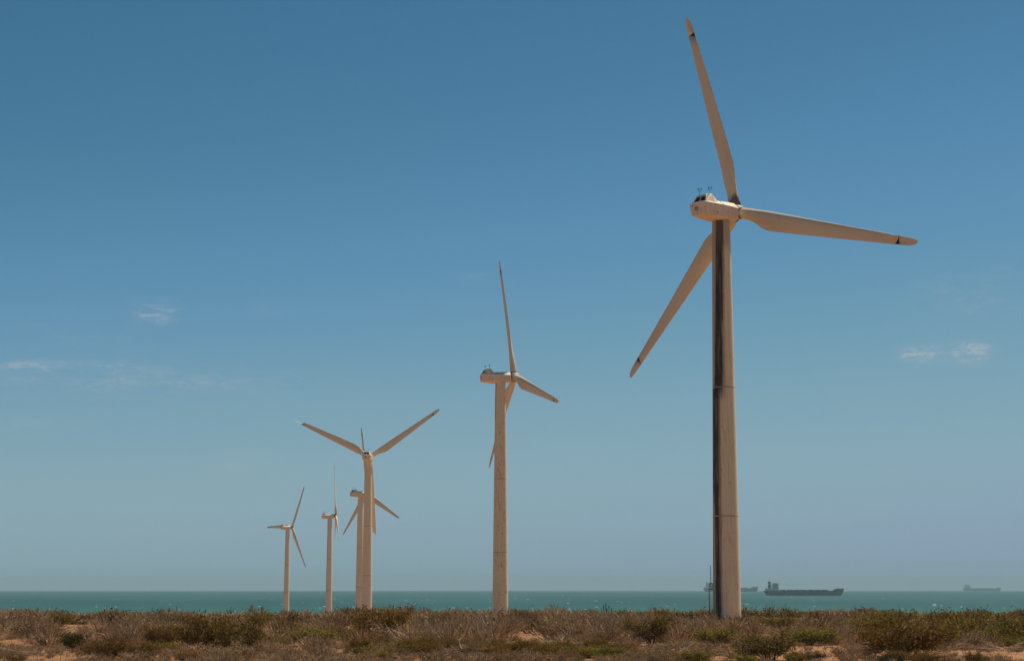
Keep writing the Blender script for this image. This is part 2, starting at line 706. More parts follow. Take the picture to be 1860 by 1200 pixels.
def make_nacelle_meshes():
    out = {}
    mb = MB()
    rows = [nac_section(-4.62, 0.80, -1.05, 1.22, -0.86, 1.46, 0.46, 0.80, 0.62),
            nac_section(-4.50, 0.88, -1.18, 1.34, -0.98, 1.56, 0.50, 0.90, 0.76),
            nac_section(-2.0, 0.98, -1.50, 1.46, -1.12, 1.62, 0.40, 0.86, 0.98),
            nac_section(0.4, 0.98, -1.55, 1.46, -1.25, 1.60, 0.28, 0.84, 0.98),
            nac_section(1.9, 0.92, -1.42, 1.40, -1.20, 1.54, 0.16, 0.80, 0.94),
            nac_section(2.15, 0.84, -1.20, 1.18, -1.02, 1.34, 0.14, 0.74, 0.84)]
    mb.grid(rows, close=True, caps=True)
    out['nacelle'] = mb.mesh('nacelle', M_NAC)
    # raised cab at the rear
    mb = MB()
    b = [(-1.30, -4.42, 0.56), (1.30, -4.42, 0.56), (1.42, -2.75, 0.58), (1.12, -1.85, 0.80), (-1.12, -1.85, 0.80), (-1.42, -2.75, 0.58)]
    tp = [(-0.80, -3.80, 1.68), (0.80, -3.80, 1.68), (0.94, -2.72, 1.80), (0.76, -2.46, 1.74), (-0.76, -2.46, 1.74), (-0.94, -2.72, 1.80)]
    md = [tuple(p + (q - p) * 0.93 for p, q in zip(u, v)) for u, v in zip(b, tp)]
    tp2 = [(p[0] * 0.93, p[1] * 0.97 - 0.09, p[2] + 0.05) for p in tp]
    mb.grid([b, md, tp2], close=True, caps=True)
    out['cab'] = mb.mesh('cab', M_NAC)
    # panes on the sloping rear face, recess edge proud of the skin
    A, B, Cc, D = (Vector(b[0]), Vector(b[1]), Vector(tp[1]), Vector(tp[0]))
    nrm = (B - A).cross(D - A).normalized()

    def on(u, v):
        lo, hi = A.lerp(B, u), D.lerp(Cc, u)
        return lo.lerp(hi, v)
    for name, (u0, u1) in (('l', (0.10, 0.455)), ('r', (0.545, 0.90))):
        mb = MB()
        q = [on(u0, .13), on(u1, .13), on(u1, .78), on(u0, .78)]
        mb.grid([[p - nrm * 0.02 for p in q], [p + nrm * 0.012 for p in q]], close=True, caps=True)
        out['pane_' + name] = mb.mesh('window_pane', M_DARKGLASS)
    # side pane of the cab (small, on the right) is absent: seams and vent instead
    mb = MB()
    ctr = Vector((-0.30, -4.622, -0.18))
    n = 18
    mb.grid([[(ctr.x + rr * math.cos(2 * math.pi * k / n), ctr.y - dd, ctr.z + rr * math.sin(2 * math.pi * k / n)) for k in range(n)]
             for rr, dd in ((.34, 0), (.34, .03), (.26, .03), (.26, .012))], close=True, caps=True)
    out['vent'] = mb.mesh('vent', M_GREY)
    mb = MB()
    mb.box((-0.95, -4.63, 0.26), (.16, .05, .16))
    out['port'] = mb.mesh('cable_port', M_GASKET)
    mb = MB()
    mb.box((1.50, -2.5, -0.72), (.10, .26, .14))
    out['lug'] = mb.mesh('lifting_lug', M_GREY)
    # roof hatch rails / seam across the roof
    mb = MB()
    for s in (-1, 1):
        mb.tube([(s * 1.635, -1.2, 0.40), (s * 0.87, -1.2, 1.0)], 0.025, 6)
    mb.tube([(-0.87, -1.2, 1.0), (0.87, -1.2, 1.0)], 0.025, 6)
    out['seam'] = mb.mesh('roof_seam', M_GASKET)
    mb = MB()
    n = 28
    ring = lambda r, y: [(r * math.cos(2 * math.pi * k / n), y, r * math.sin(2 * math.pi * k / n)) for k in range(n)]
    mb.grid([ring(.80, 2.1), ring(.80, 2.62)], close=True, caps=True)
    out['shaft'] = mb.mesh('main_shaft_housing', M_GASKET, True)
    # hub: cast ball with a short nose
    mb = MB()
    prof = [(.55, -0.95), (.86, -.82), (1.02, -.5), (1.06, 0), (1.0, .45), (.82, .85), (.55, 1.12), (.25, 1.25), (.02, 1.28)]
    mb.grid([ring(r, y) for r, y in prof], close=True, caps=True)
    out['hub'] = mb.mesh('hub', M_HUB, True)
    mb = MB()
    mb.tube([(0, 0, 0), (0, 0, .62)], .028, 6)
    mb.tube([(-.26, 0, .62), (.26, 0, .62)], .028, 6)
    mb.tube([(-.26, 0, .60), (-.26, 0, .86)], .028, 6)
    mb.tube([(.26, 0, .60), (.26, 0, .86)], .028, 6)
    out['mast'] = mb.mesh('weather_mast', M_STEEL)
    mb = MB()
    for k in range(3):
        a = 2 * math.pi * k / 3
        c = Vector((.26 + .11 * math.cos(a), .11 * math.sin(a), .90))
        mb.tube([(.26, 0, .90), c], .015, 5)
        mb.tube([c - Vector((0, 0, .05)), c + Vector((0, 0, .05))], [.055, .02], 6)
    out['cups'] = mb.mesh('anemometer', M_STEEL)
    mb = MB()
    mb.box((-.26, .10, .92), (.025, .34, .13))
    out['vane'] = mb.mesh('wind_vane', M_STEEL)
    return out


NAC = make_nacelle_meshes()


def wind_turbine(X, Y, zh, yaw, phase, label, tower_mat, pitched=(), oily=()):
    """zh: hub axis height above the eye"""
    zbase = EYE + zh - HUB_H
    root = link('wind_turbine', None)
    root.location = (X, Y, zbase)
    tag(root, label, 'wind turbine', 'wind turbines in a row along the coast')
    for me in tower_meshes(tower_mat):
        link('tower_section', me, root)
    for me in FLANGES:
        link('flange', me, root)
    Mn = Matrix.Translation((0, 0, HUB_H)) @ Matrix.Rotation(-R(yaw), 4, 'Z') @ Matrix.Rotation(TILT, 4, 'X')
    nac = link('nacelle', NAC['nacelle'], root)
    nac.matrix_local = Mn
    for key, nm in (('vent', 'vent'), ('port', 'cable_port'), ('lug', 'lifting_lug'), ('seam', 'roof_seam')):
        link(nm, NAC[key], nac)
    cab = link('cab', NAC['cab'], root)
    cab.matrix_local = Mn
    link('window_pane', NAC['pane_l'], cab)
    link('window_pane', NAC['pane_r'], cab)
    s = link('shaft_housing', NAC['shaft'], root)
    s.matrix_local = Mn
    for i, (mx, my, mz) in enumerate(((-0.62, -3.45, 1.74), (0.62, -2.8, 1.80))):
        m = link('weather_mast', NAC['mast'], root)
        m.matrix_local = Mn @ Matrix.Translation((mx, my, mz))
        link('anemometer', NAC['cups'], m)
        link('wind_vane', NAC['vane'], m)
    Mh = Mn @ Matrix.Translation((0, OVER, 0))
    hub = link('hub', NAC['hub'], root)
    hub.matrix_local = Mh
    for k in range(3):
        b = link('blade', BLADE_OIL if k in oily else BLADE, root)
        b.matrix_local = Mh @ Matrix.Rotation(R(phase + 120 * k), 4, 'Y')
        link('root_collar', COLLAR, b)
        tip = link('blade_tip', TIP, b)
        if k in pitched:
            tip.matrix_local = Matrix.Translation((0, 0, 0.22)) @ Matrix.Rotation(R(86), 4, 'Z')
            link('tip_shaft', SHAFT, b)
        else:
            link('tip_joint', JOINT, b)
    return root


BLACK = (0.022, 0.018, 0.015)
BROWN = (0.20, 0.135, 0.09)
# view azimuth of the first tower is about 6.5 deg: its facing side lies at about -6.5 deg
T_MAIN = tower_material('tower_paint_oil_run_and_shade', [
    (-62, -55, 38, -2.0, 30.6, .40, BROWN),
    (-85, -75, 62, 29.0, 54, .60, (0.17, 0.12, 0.085)),  # shade of the upper left side, painted into the colour beside the oil
    (-24, -14, 34, 29.0, 54, .45, BROWN),
    (-36, -16, 29, 29.5, 54, .97, BLACK),
    (-72, -70, 45, 16.0, 30.6, .97, BLACK),
    (-46, -50, 17, -2.0, 18.0, .95, BLACK),
    (-80, -80, 9, -2.0, 20.0, .70, BLACK),
    (-33, -33, 10, -2.0, 30.0, .50, BROWN),
    (10, 4, 70, 49.0, 54, .45, BROWN)], rust=0.35)
T_RUST = tower_material('tower_paint_rust_spots', [(-70, -62, 14, 44, 53.2, .8, (0.07, 0.05, 0.04)), (-82, -78, 10, 20, 45, .45, BROWN)], rust=0.95)
T_FAR = tower_material('tower_paint_weathered', [(-75, -70, 26, 12, 53, .75, (0.06, 0.05, 0.045))])
T_PLAIN = tower_material('tower_paint_clean', [(-80, -75, 10, 30, 53, .35, BROWN)])

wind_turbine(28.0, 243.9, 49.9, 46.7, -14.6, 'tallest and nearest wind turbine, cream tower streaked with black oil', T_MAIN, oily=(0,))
wind_turbine(-2.7, 431.6, 48.6, 70.7, -13.4, 'second tallest wind turbine, rust spots down its cream tower, mid picture', T_RUST)
wind_turbine(-49.9, 643.5, 44.5, 4.6, 55.8, 'wind turbine seen from behind with blades in a Y and turned tips', T_PLAIN, pitched=(1, 2))
wind_turbine(-66.7, 818.5, 40.4, 56.3, -7.0, 'wind turbine half hidden behind the Y-bladed turbine', T_PLAIN)
wind_turbine(-101.6, 1038.5, 38.8, 81.6, 1.7, 'slender wind turbine seen edge-on, second from the left', T_FAR)
wind_turbine(-143.1, 1187.8, 37.2, 49.8, 30.7, 'smallest and leftmost wind turbine, one blade level behind its nacelle', T_FAR)


def build_pole():
    """thin pole with a square frame left of the nearest tower"""
    X, Y, z = px_ground(1290.5, 1110, 236.0)
    root = link('service_pole', None)
    root.location = (X, Y, z)
    tag(root, 'thin dark metal pole with a square frame left of the nearest tower', 'pole')
    mb = MB()
    mb.tube([(-.12, 0, -.3), (-.12, 0, 4.95)], 0.06, 8)
    mb.build('pole', M_STEEL, root, True)
    mb = MB()
    mb.tube([(.1, 0, 4.2), (.1, 0, 7.2)], 0.045, 8)
    mb.build('upper_rod', M_STEEL, root, True)
    mb = MB()
    for zz in (4.2, 4.95):
        mb.tube([(-.12, 0, zz), (.62, .25, zz)], 0.05, 6)
    mb.tube([(.30, .14, 4.2), (.30, .14, 4.95)], 0.04, 6)
    mb.build('square_frame', M_STEEL, root, True)
    mb = MB()
    mb.box((-.12, 0, .15), (.5, .5, .5))
    mb.build('concrete_foot', plain('pale_concrete', (0.55, 0.45, 0.34), 0.9), root)


build_pole()


# ------------------------------------------------------------------ cargo ships
M_HULL = plain('ship_hull_grey', (0.028, 0.030, 0.036), 0.6, 0.3, 0.02)
M_BOOT = plain('ship_boot_red', (0.16, 0.05, 0.04), 0.7, 0.3, 0.05)
M_DECK = plain('ship_deck_red', (0.20, 0.09, 0.07), 0.8, 0.3, 0.05)
M_SUPER = plain('ship_house_cream', (0.80, 0.68, 0.54), 0.7, 0.25, 0.1)
M_FUN = plain('ship_funnel_blue', (0.04, 0.06, 0.09), 0.6, 0.2, 0.1)
M_SHIPWIN = plain('ship_window', (0.02, 0.025, 0.03), 0.3)


def ship(px_left, px_right, dist, label, flip=False, free=12.5):
    s = dist * math.cos(PITCH) / FPX
    L = (px_right - px_left) * s
    xc = ((px_left + px_right) / 2 - 930) * s
    k = L / 200.0
    root = link('cargo_ship', None)
    root.location = (xc, dist, sea_z(math.hypot(xc, dist)))
    root.scale = (k, k, k)
    tag(root, label, 'ship', 'cargo ships at anchor on the horizon')
    D, B = free, 16.0      # freeboard, half beam ; bow +X
    xs = [-100, -97, -90, -75, -50, 0, 50, 75, 86, 93, 97, 100]
    hb = [.62, .80, .92, 1, 1, 1, 1, .97, .80, .52, .25, .03]

    def row(z, rake, shrink):
        r = []
        for x, h in zip(xs, hb):
            bow = max(0, (x - 80) / 20.0)
            st = max(0, (-90 - x) / 10.0)
            r.append((x - rake * bow + shrink * 9 * st, h * B * (1 - shrink * (0.6 * bow + .3 * st))))
        return [(x, -h, z) for x, h in r] + [(x, h, z) for x, h in reversed(r)]
    mb = MB()
    mb.grid([row(1.6, 5.5, .8), row(D * .55, 2.5, .4), row(D, 0, 0)], close=True, caps=True)
    hull = mb.build('hull', M_HULL, root)
    mb = MB()
    mb.grid([row(-3, 5.4, .9), row(1.55, 5.4, .82)], close=True, caps=True)
    mb.build('boot_topping', M_BOOT, hull)
    # forecastle with raised bulwark
    mb = MB()
    fx = [74, 79, 86, 93, 97, 100]
    fh = [.97, .93, .80, .52, .25, .03]
    lo = [(x, -h * B, D + .05) for x, h in zip(fx, fh)] + [(x, h * B, D + .05) for x, h in reversed(list(zip(fx, fh)))]
    up = [(x + 1.2 * (x - 74) / 26 + (5 if x == 74 else 0), y * 1.02, D + 4.2 + 1.6 * (x - 74) / 26) for x, y, z in lo]
    mb.grid([lo, up], close=True, caps=True)
    mb.build('forecastle', M_HULL, root)
    mb = MB()
    mb.tube([(86, 0, D + 4), (86, 0, D + 15)], [.5, .25], 8)
    mb.tube([(86, -2.5, D + 11), (86, 2.5, D + 11)], .25, 6)
    mb.build('foremast', M_SUPER, root)
    for i in range(7):
        x = -52 + i * 17.5
        mb = MB()
        mb.box((x, 0, D + 1.0), (13.0, 22, 2.0))
        mb.box((x, 0, D + 2.1), (12.2, 20, 0.6))
        mb.build('hatch_cover', M_DECK, root)
    # house
    mb = MB()
    mb.box((-79, 0, D + 3.0), (30, 29, 6.0))
    mb.box((-71.5, 0, D + 11.0), (14, 24, 10.0))
    house = mb.build('deckhouse', M_SUPER, root)
    for kf in range(4):
        for side in (-1, 1):
            mb = MB()
            mb.box((-71.5, side * 12.03, D + 7.4 + kf * 2.4), (11.5, .1, .9))
            mb.build('window_row', M_SHIPWIN, house)
    mb = MB()
    mb.box((-70.5, 0, D + 17.6), (11, 26, 3.0))
    mb.box((-68.0, 0, D + 16.6), (4.5, 36, 1.1))
    br = mb.build('bridge', M_SUPER, root)
    mb = MB()
    mb.box((-64.95, 0, D + 17.9), (.1, 24, 1.2))
    mb.build('bridge_window', M_SHIPWIN, br)
    mb = MB()
    mb.tube([(-72, 0, D + 19), (-72, 0, D + 27)], [.5, .25], 8)
    mb.tube([(-72, -3, D + 23.5), (-72, 3, D + 23.5)], .25, 6)
    mb.build('radar_mast', M_SUPER, root)
    mb = MB()
    mb.grid([[(x, y, z) for x, y in ((-88, -3.4), (-82.5, -3.4), (-81.5, 0), (-82.5, 3.4), (-88, 3.4), (-89, 0))] for z in (D + 6.05, D + 22)], close=True, caps=True)
    fun = mb.build('funnel', M_FUN, root)
    mb = MB()
    mb.box((-85.2, 0, D + 16), (7.9, 7.2, 2.2))
    mb.build('funnel_band', M_SUPER, fun)
    mb = MB()
    for y in (-1.5, 0, 1.5):
        mb.tube([(-85.5, y, D + 21.5), (-85.5, y, D + 24.5)], .55, 8)
    mb.build('exhaust_pipe', M_HULL, fun)
    mb = MB()
    mb.tube([(-64, -9, D + 14.5), (-57, -9, D + 18.5)], .45, 6)
    mb.build('crane_jib', M_SUPER, root)
    return root


ship(1387, 1532, 4700, 'large dark bulk carrier just right of the nearest tower')
ship(1277, 1377, 9700, 'hazy cargo ship partly hidden behind the nearest tower')
ship(1749, 1818, 13800, 'faint far cargo ship at the right end of the horizon')


# ------------------------------------------------------------------ haze
def build_haze():
    m = bpy.data.materials.new('sea_haze')
    m.use_nodes = True
    nt = m.node_tree
    nt.nodes.clear()
    out = nt.nodes.new('ShaderNodeOutputMaterial')
    v = nt.nodes.new('ShaderNodeVolumePrincipled')
    v.inputs['Color'].default_value = (0.60, 0.82, 0.86, 1)
    v.inputs['Density'].default_value = 6.8e-5
    v.inputs['Anisotropy'].default_value = 0.0
    nt.links.new(v.outputs[0], out.inputs['Volume'])
    mb = MB()
    lo, hi, s = sea_z(26000) - 1.0, 125.0, 27000
    mb.box((0, 0, (lo + hi) / 2), (2 * s, 2 * s, hi - lo))
    o = mb.build('haze', m)
    tag(o, 'thin pale haze lying over the sea and the coast', kind='stuff')


build_haze()


# ------------------------------------------------------------------ thorn scrub
def plant_material(name, c1, c2, c3, scale=0.35, rough=0.85, trans=0.0, island=1.1):
    m, t, b = material(name)
    p = t.pos()
    n1 = t.noise(p, scale, 3.0, 0.6)
    n2 = t.noise(p, scale * 14, 2.0, 0.6)
    c = t.mix(t.ramp(n1, 0.35, 0.65), c1, c2)
    c = t.mix(t.math('MULTIPLY', t.ramp(n2, 0.40, 0.70), 0.7), c, c3)
    isl = t.n.new('ShaderNodeNewGeometry').outputs['Random Per Island']
    f = t.math('MULTIPLY', t.math('MULTIPLY_ADD', t.rand(), 0.5, 0.75), t.math('MULTIPLY_ADD', isl, island, 1.0 - 0.5 * island))
    c = t.mix(1.0, c, t.comb(f, f, f), 'MULTIPLY')
    t.put(b.inputs['Base Color'], c)
    b.inputs['Roughness'].default_value = rough
    b.inputs['Specular IOR Level'].default_value = 0.12
    if trans:
        tr = t.n.new('ShaderNodeBsdfTranslucent')
        t.put(tr.inputs['Color'], c)
        mx = t.n.new('ShaderNodeMixShader')
        mx.inputs[0].default_value = trans
        t.l.new(b.outputs[0], mx.inputs[1])
        t.l.new(tr.outputs[0], mx.inputs[2])
        t.l.new(mx.outputs[0], t.n['Material Output'].inputs['Surface'])
    return m


W_GREY = plant_material('grey_thorn_wood', (0.345, 0.232, 0.130), (0.245, 0.160, 0.088), (0.47, 0.335, 0.205), trans=.08, island=1.5)
W_DARK = plant_material('dark_thorn_wood', (0.100, 0.062, 0.036), (0.14, 0.085, 0.048), (0.07, 0.045, 0.03))
W_PALE = plant_material('bleached_dead_wood', (0.60, 0.455, 0.31), (0.50, 0.365, 0.24), (0.68, 0.54, 0.385), island=.6)
L_OLIVE = plant_material('olive_leaves', (0.220, 0.152, 0.022), (0.165, 0.120, 0.020), (0.28, 0.19, 0.034), trans=.35)
L_RUST = plant_material('rusty_olive_leaves', (0.235, 0.130, 0.016), (0.170, 0.098, 0.015), (0.29, 0.16, 0.022), trans=.35)
L_GREEN = plant_material('fresh_green_leaves', (0.215, 0.172, 0.022), (0.265, 0.200, 0.028), (0.170, 0.136, 0.020), trans=.35)
L_DARK = plant_material('dark_green_leaves', (0.085, 0.066, 0.017), (0.120, 0.088, 0.022), (0.06, 0.05, 0.016), trans=.3)
L_DRY = plant_material('dry_brown_leaves', (0.32, 0.200, 0.100), (0.235, 0.142, 0.068), (0.41, 0.275, 0.150), trans=.2, island=1.4)
G_DRY = plant_material('dry_grass_blades', (0.38, 0.25, 0.138), (0.28, 0.175, 0.095), (0.48, 0.335, 0.20), trans=.2, island=1.2)


class Plant:
    """numpy friendly triangle soup for wood and leaves"""
    def __init__(self, seed):
        self.r = random.Random(seed)
        self.wv, self.wf, self.lv, self.lf = [], [], [], []

    def seg(self, a, b, r0, r1, n=3):
        d = (b - a)
        if d.length < 1e-5:
            return
        u = d.orthogonal().normalized()
        w = d.cross(u).normalized()
        i = len(self.wv)
        for p, r in ((a, r0), (b, r1)):
            for k in range(n):
                t = 2 * math.pi * k / n
                self.wv.append(p + u * (r * math.cos(t)) + w * (r * math.sin(t)))
        for k in range(n):
            q = (k + 1) % n
            self.wf += [(i + k, i + q, i + n + q), (i + k, i + n + q, i + n + k)]

    def blade(self, a, b, w):
        """thin twig as one tapering triangle"""
        d = (b - a)
        s = d.cross(Vector((self.r.uniform(-1, 1), self.r.uniform(-1, 1), self.r.uniform(-1, 1))))
        if s.length < 1e-6:
            return
        s = s.normalized() * w
        i = len(self.wv)
        self.wv += [a - s, a + s, b]
        self.wf.append((i, i + 1, i + 2))

    def leaf(self, p, s, flat=0.0):
        r = self.r
        n = Vector((r.gauss(0, 1), r.gauss(0, 1), r.gauss(0, 1) + flat * 2)).normalized()
        u = n.orthogonal().normalized()
        a = r.uniform(0, 6.28)
        w = n.cross(u)
        e1 = u * math.cos(a) + w * math.sin(a)
        e2 = n.cross(e1)
        L, W = s * r.uniform(.7, 1.4), s * r.uniform(.35, .6)
        i = len(self.lv)
        self.lv += [p - e1 * L, p + e2 * W, p + e1 * L, p - e2 * W]
        self.lf += [(i, i + 1, i + 2), (i, i + 2, i + 3)]


def grow_shrub(seed, h=1.0, w=1.2, stems=8, kids=4, twigs=4, twiglets=3, leaves=5, leaf_s=0.035, umbrella=0.0, lean=0.0,
               trunk=0.012, bare_low=0.3, spread=1.0, leaf_jit=0.12):
    """shrub about h high and 2w wide, rooted at the origin"""
    P = Plant(seed)
    r = P.r
    ends = []
    for s in range(stems):
        a = 2 * math.pi * (s + r.uniform(-.4, .4)) / stems
        rad = math.sqrt(r.uniform(0.05, 1.0))
        top = Vector((math.cos(a) * w * rad * spread * .75, math.sin(a) * w * rad * spread * .75, h * (1 - 0.45 * rad * rad * (1 - umbrella)) * r.uniform(.75, 1.0)))
        top.x += lean * h * r.uniform(.5, 1.1)
        base = Vector((r.uniform(-.08, .08) * w, r.uniform(-.08, .08) * w, -0.12))
        pts = [base]
        for k in (1, 2, 3):
            f = k / 3
            q = base.lerp(top, f)
            if umbrella:
                q.z = base.z + (top.z - base.z) * f ** 0.75
            q += Vector((r.gauss(0, .07) * w, r.gauss(0, .07) * w, r.gauss(0, .05) * h))
            pts.append(q)
        rr = trunk * r.uniform(.8, 1.4)
        for k in range(3):
            P.seg(pts[k], pts[k + 1], rr * (1 - .25 * k), rr * (.75 - .22 * k), 4 if k == 0 else 3)
        for c in range(kids):
            f = r.uniform(.3, 1.0)
            i = min(2, int(f * 3))
            o = pts[i].lerp(pts[i + 1], f * 3 - i)
            ca = a + r.gauss(0, 1.0)
            d = Vector((math.cos(ca), math.sin(ca), r.uniform(.1, 1.0) * (1 - .6 * umbrella))).normalized()
            ln = r.uniform(.28, .55) * (w + h) * .5
            e = o + d * ln
            e.x += lean * ln * .5
            mid = o.lerp(e, .5) + Vector((r.gauss(0, .05), r.gauss(0, .05), r.gauss(0, .05))) * w
            P.seg(o, mid, rr * .5, rr * .36)
            P.seg(mid, e, rr * .36, rr * .2)
            for t_ in range(twigs):
                o2 = o.lerp(e, r.uniform(.25, 1.0))
                d2 = (d + Vector((r.gauss(0, .7), r.gauss(0, .7), r.gauss(.15, .5)))).normalized()
                e2 = o2 + d2 * ln * r.uniform(.35, .7)
                if e2.z < .02:
                    e2.z = .02 + r.random() * .1
                P.seg(o2, e2, rr * .32, rr * .18)
                ends.append((o2, e2))
    for o2, e2 in ends:
        dd = e2 - o2
        for k in range(twiglets):
            p = o2.lerp(e2, r.uniform(.2, 1))
            e3 = p + (dd.normalized() + Vector((r.gauss(0, .8), r.gauss(0, .8), r.gauss(.1, .7)))).normalized() * dd.length * r.uniform(.35, .8)
            P.blade(p, e3, max(0.006, trunk * .42))
        for k in range(leaves):
            p = o2.lerp(e2, r.uniform(.3, 1.15)) + Vector((r.gauss(0, leaf_jit), r.gauss(0, leaf_jit), r.gauss(0, leaf_jit * .7))) * w
            if p.z < h * bare_low * r.random():
                continue
            P.leaf(p, leaf_s, umbrella)
    return P


def grow_puff(seed, h, w, n_twig, n_leaf, tw, ls, lean=0.0, umbrella=0.0, **kw):
    """light far shrub: thin twigs fanning from the root and leaves in a loose dome"""
    P = Plant(seed)
    r = P.r
    lumps = [(r.uniform(-.6, .6) * w, r.uniform(-.6, .6) * w, r.uniform(.45, .95)) for _ in range(5)]
    for k in range(n_twig):
        lx, ly, lh = r.choice(lumps)
        e = Vector((lx + r.gauss(0, .33) * w, ly + r.gauss(0, .33) * w, h * max(.12, lh + r.gauss(0, .22))))
        e.x += lean * h
        o = Vector((e.x * r.uniform(.1, .7), e.y * r.uniform(.1, .7), max(-.05, e.z * r.uniform(-.1, .55))))
        P.blade(o, e, tw)
    for k in range(n_leaf):
        lx, ly, lh = r.choice(lumps)
        p = Vector((lx + r.gauss(0, .3) * w + lean * h, ly + r.gauss(0, .3) * w, h * max(.1, lh * (1.0 if umbrella else r.uniform(.45, 1.05)) + r.gauss(0, .10))))
        P.leaf(p, ls, umbrella)
    return P


def plant_meshes(P, wood, leaf):
    w = np_mesh('branches', [tuple(v) for v in P.wv], P.wf, [wood])
    l = np_mesh('foliage', [tuple(v) for v in P.lv], P.lf, [leaf]) if P.lf else None
    return w, l


KINDS = {}
SPEC = {
    # kind: (wood, leaf, args)
    'grey': (W_GREY, L_DRY, dict(h=.80, w=1.0, stems=11, kids=5, twigs=4, twiglets=2, leaves=1, leaf_s=.045, trunk=.026, lean=-.12)),
    'brown': (W_GREY, L_DRY, dict(h=.70, w=1.05, stems=10, kids=5, twigs=4, twiglets=2, leaves=4, leaf_s=.050, trunk=.024, lean=-.1)),
    'olive': (W_DARK, L_OLIVE, dict(h=.9, w=1.2, stems=10, kids=5, twigs=5, twiglets=1, leaves=8, leaf_s=.050, trunk=.030, lean=-.12)),
    'green': (W_DARK, L_GREEN, dict(h=.6, w=1.35, stems=11, kids=6, twigs=5, twiglets=1, leaves=9, leaf_s=.050, trunk=.024, umbrella=.8, lean=-.15)),
    'rust': (W_DARK, L_RUST, dict(h=1.0, w=1.25, stems=12, kids=6, twigs=5, twiglets=2, leaves=8, leaf_s=.048, trunk=.028, lean=-.08)),
    'dark': (W_DARK, L_DARK, dict(h=.6, w=.95, stems=10, kids=5, twigs=5, twiglets=1, leaves=9, leaf_s=.050, trunk=.024)),
}
NVAR = 3
for ki, (kname, (wd, lf, args)) in enumerate(SPEC.items()):
    KINDS[kname] = [plant_meshes(grow_shrub(100 * ki + v, **args), wd, lf) for v in range(NVAR)]


def shrub(name, kname, loc, scale, rz, label, cat, group, var=0, meshes=None):
    root = link(name, None)
    root.location = loc
    root.scale = scale if hasattr(scale, '__len__') else (scale,) * 3
    root.rotation_euler = (0, 0, rz)
    w, l = meshes or KINDS[kname][var % NVAR]
    link('branches', w, root)
    if l:
        link('foliage', l, root)
    tag(root, label, cat, group)
    return root


# bare sand: photo centre x, y, half width px, metres kept low in front
SAND = [(100, 1138, 26, 26), (62, 1143, 18, 22), (4, 1150, 14, 18), (512, 1152, 18, 20), (590, 1119, 55, 70), (520, 1180, 30, 8),
        (645, 1136, 22, 40), (700, 1130, 40, 50), (882, 1151, 16, 18), (1000, 1128, 26, 40), (1070, 1130, 40, 40), (1152, 1194, 16, 4),
        (1845, 1196, 20, 5), (360, 1117, 60, 50), (1130, 1130, 40, 40), (1270, 1134, 24, 22), (1180, 1132, 30, 30), (960, 1146, 14, 12), (400, 1176, 60, 6),
        (1812, 1160, 12, 8)]
SANDW = []
for (sx, sy, hw, fr) in SAND:
    X, Y, Z = px_ground(sx, sy)
    SANDW.append((X, Y, hw / FPX * Y, fr))


def sand_clear(X, Y):
    """1 inside a bare patch or the low strip before it"""
    for (sx, sy, hw, fr) in SANDW:
        if sy - fr < Y < sy + 5:
            xx = sx * Y / sy
            if abs(X - xx) < hw:
                return True
    return False


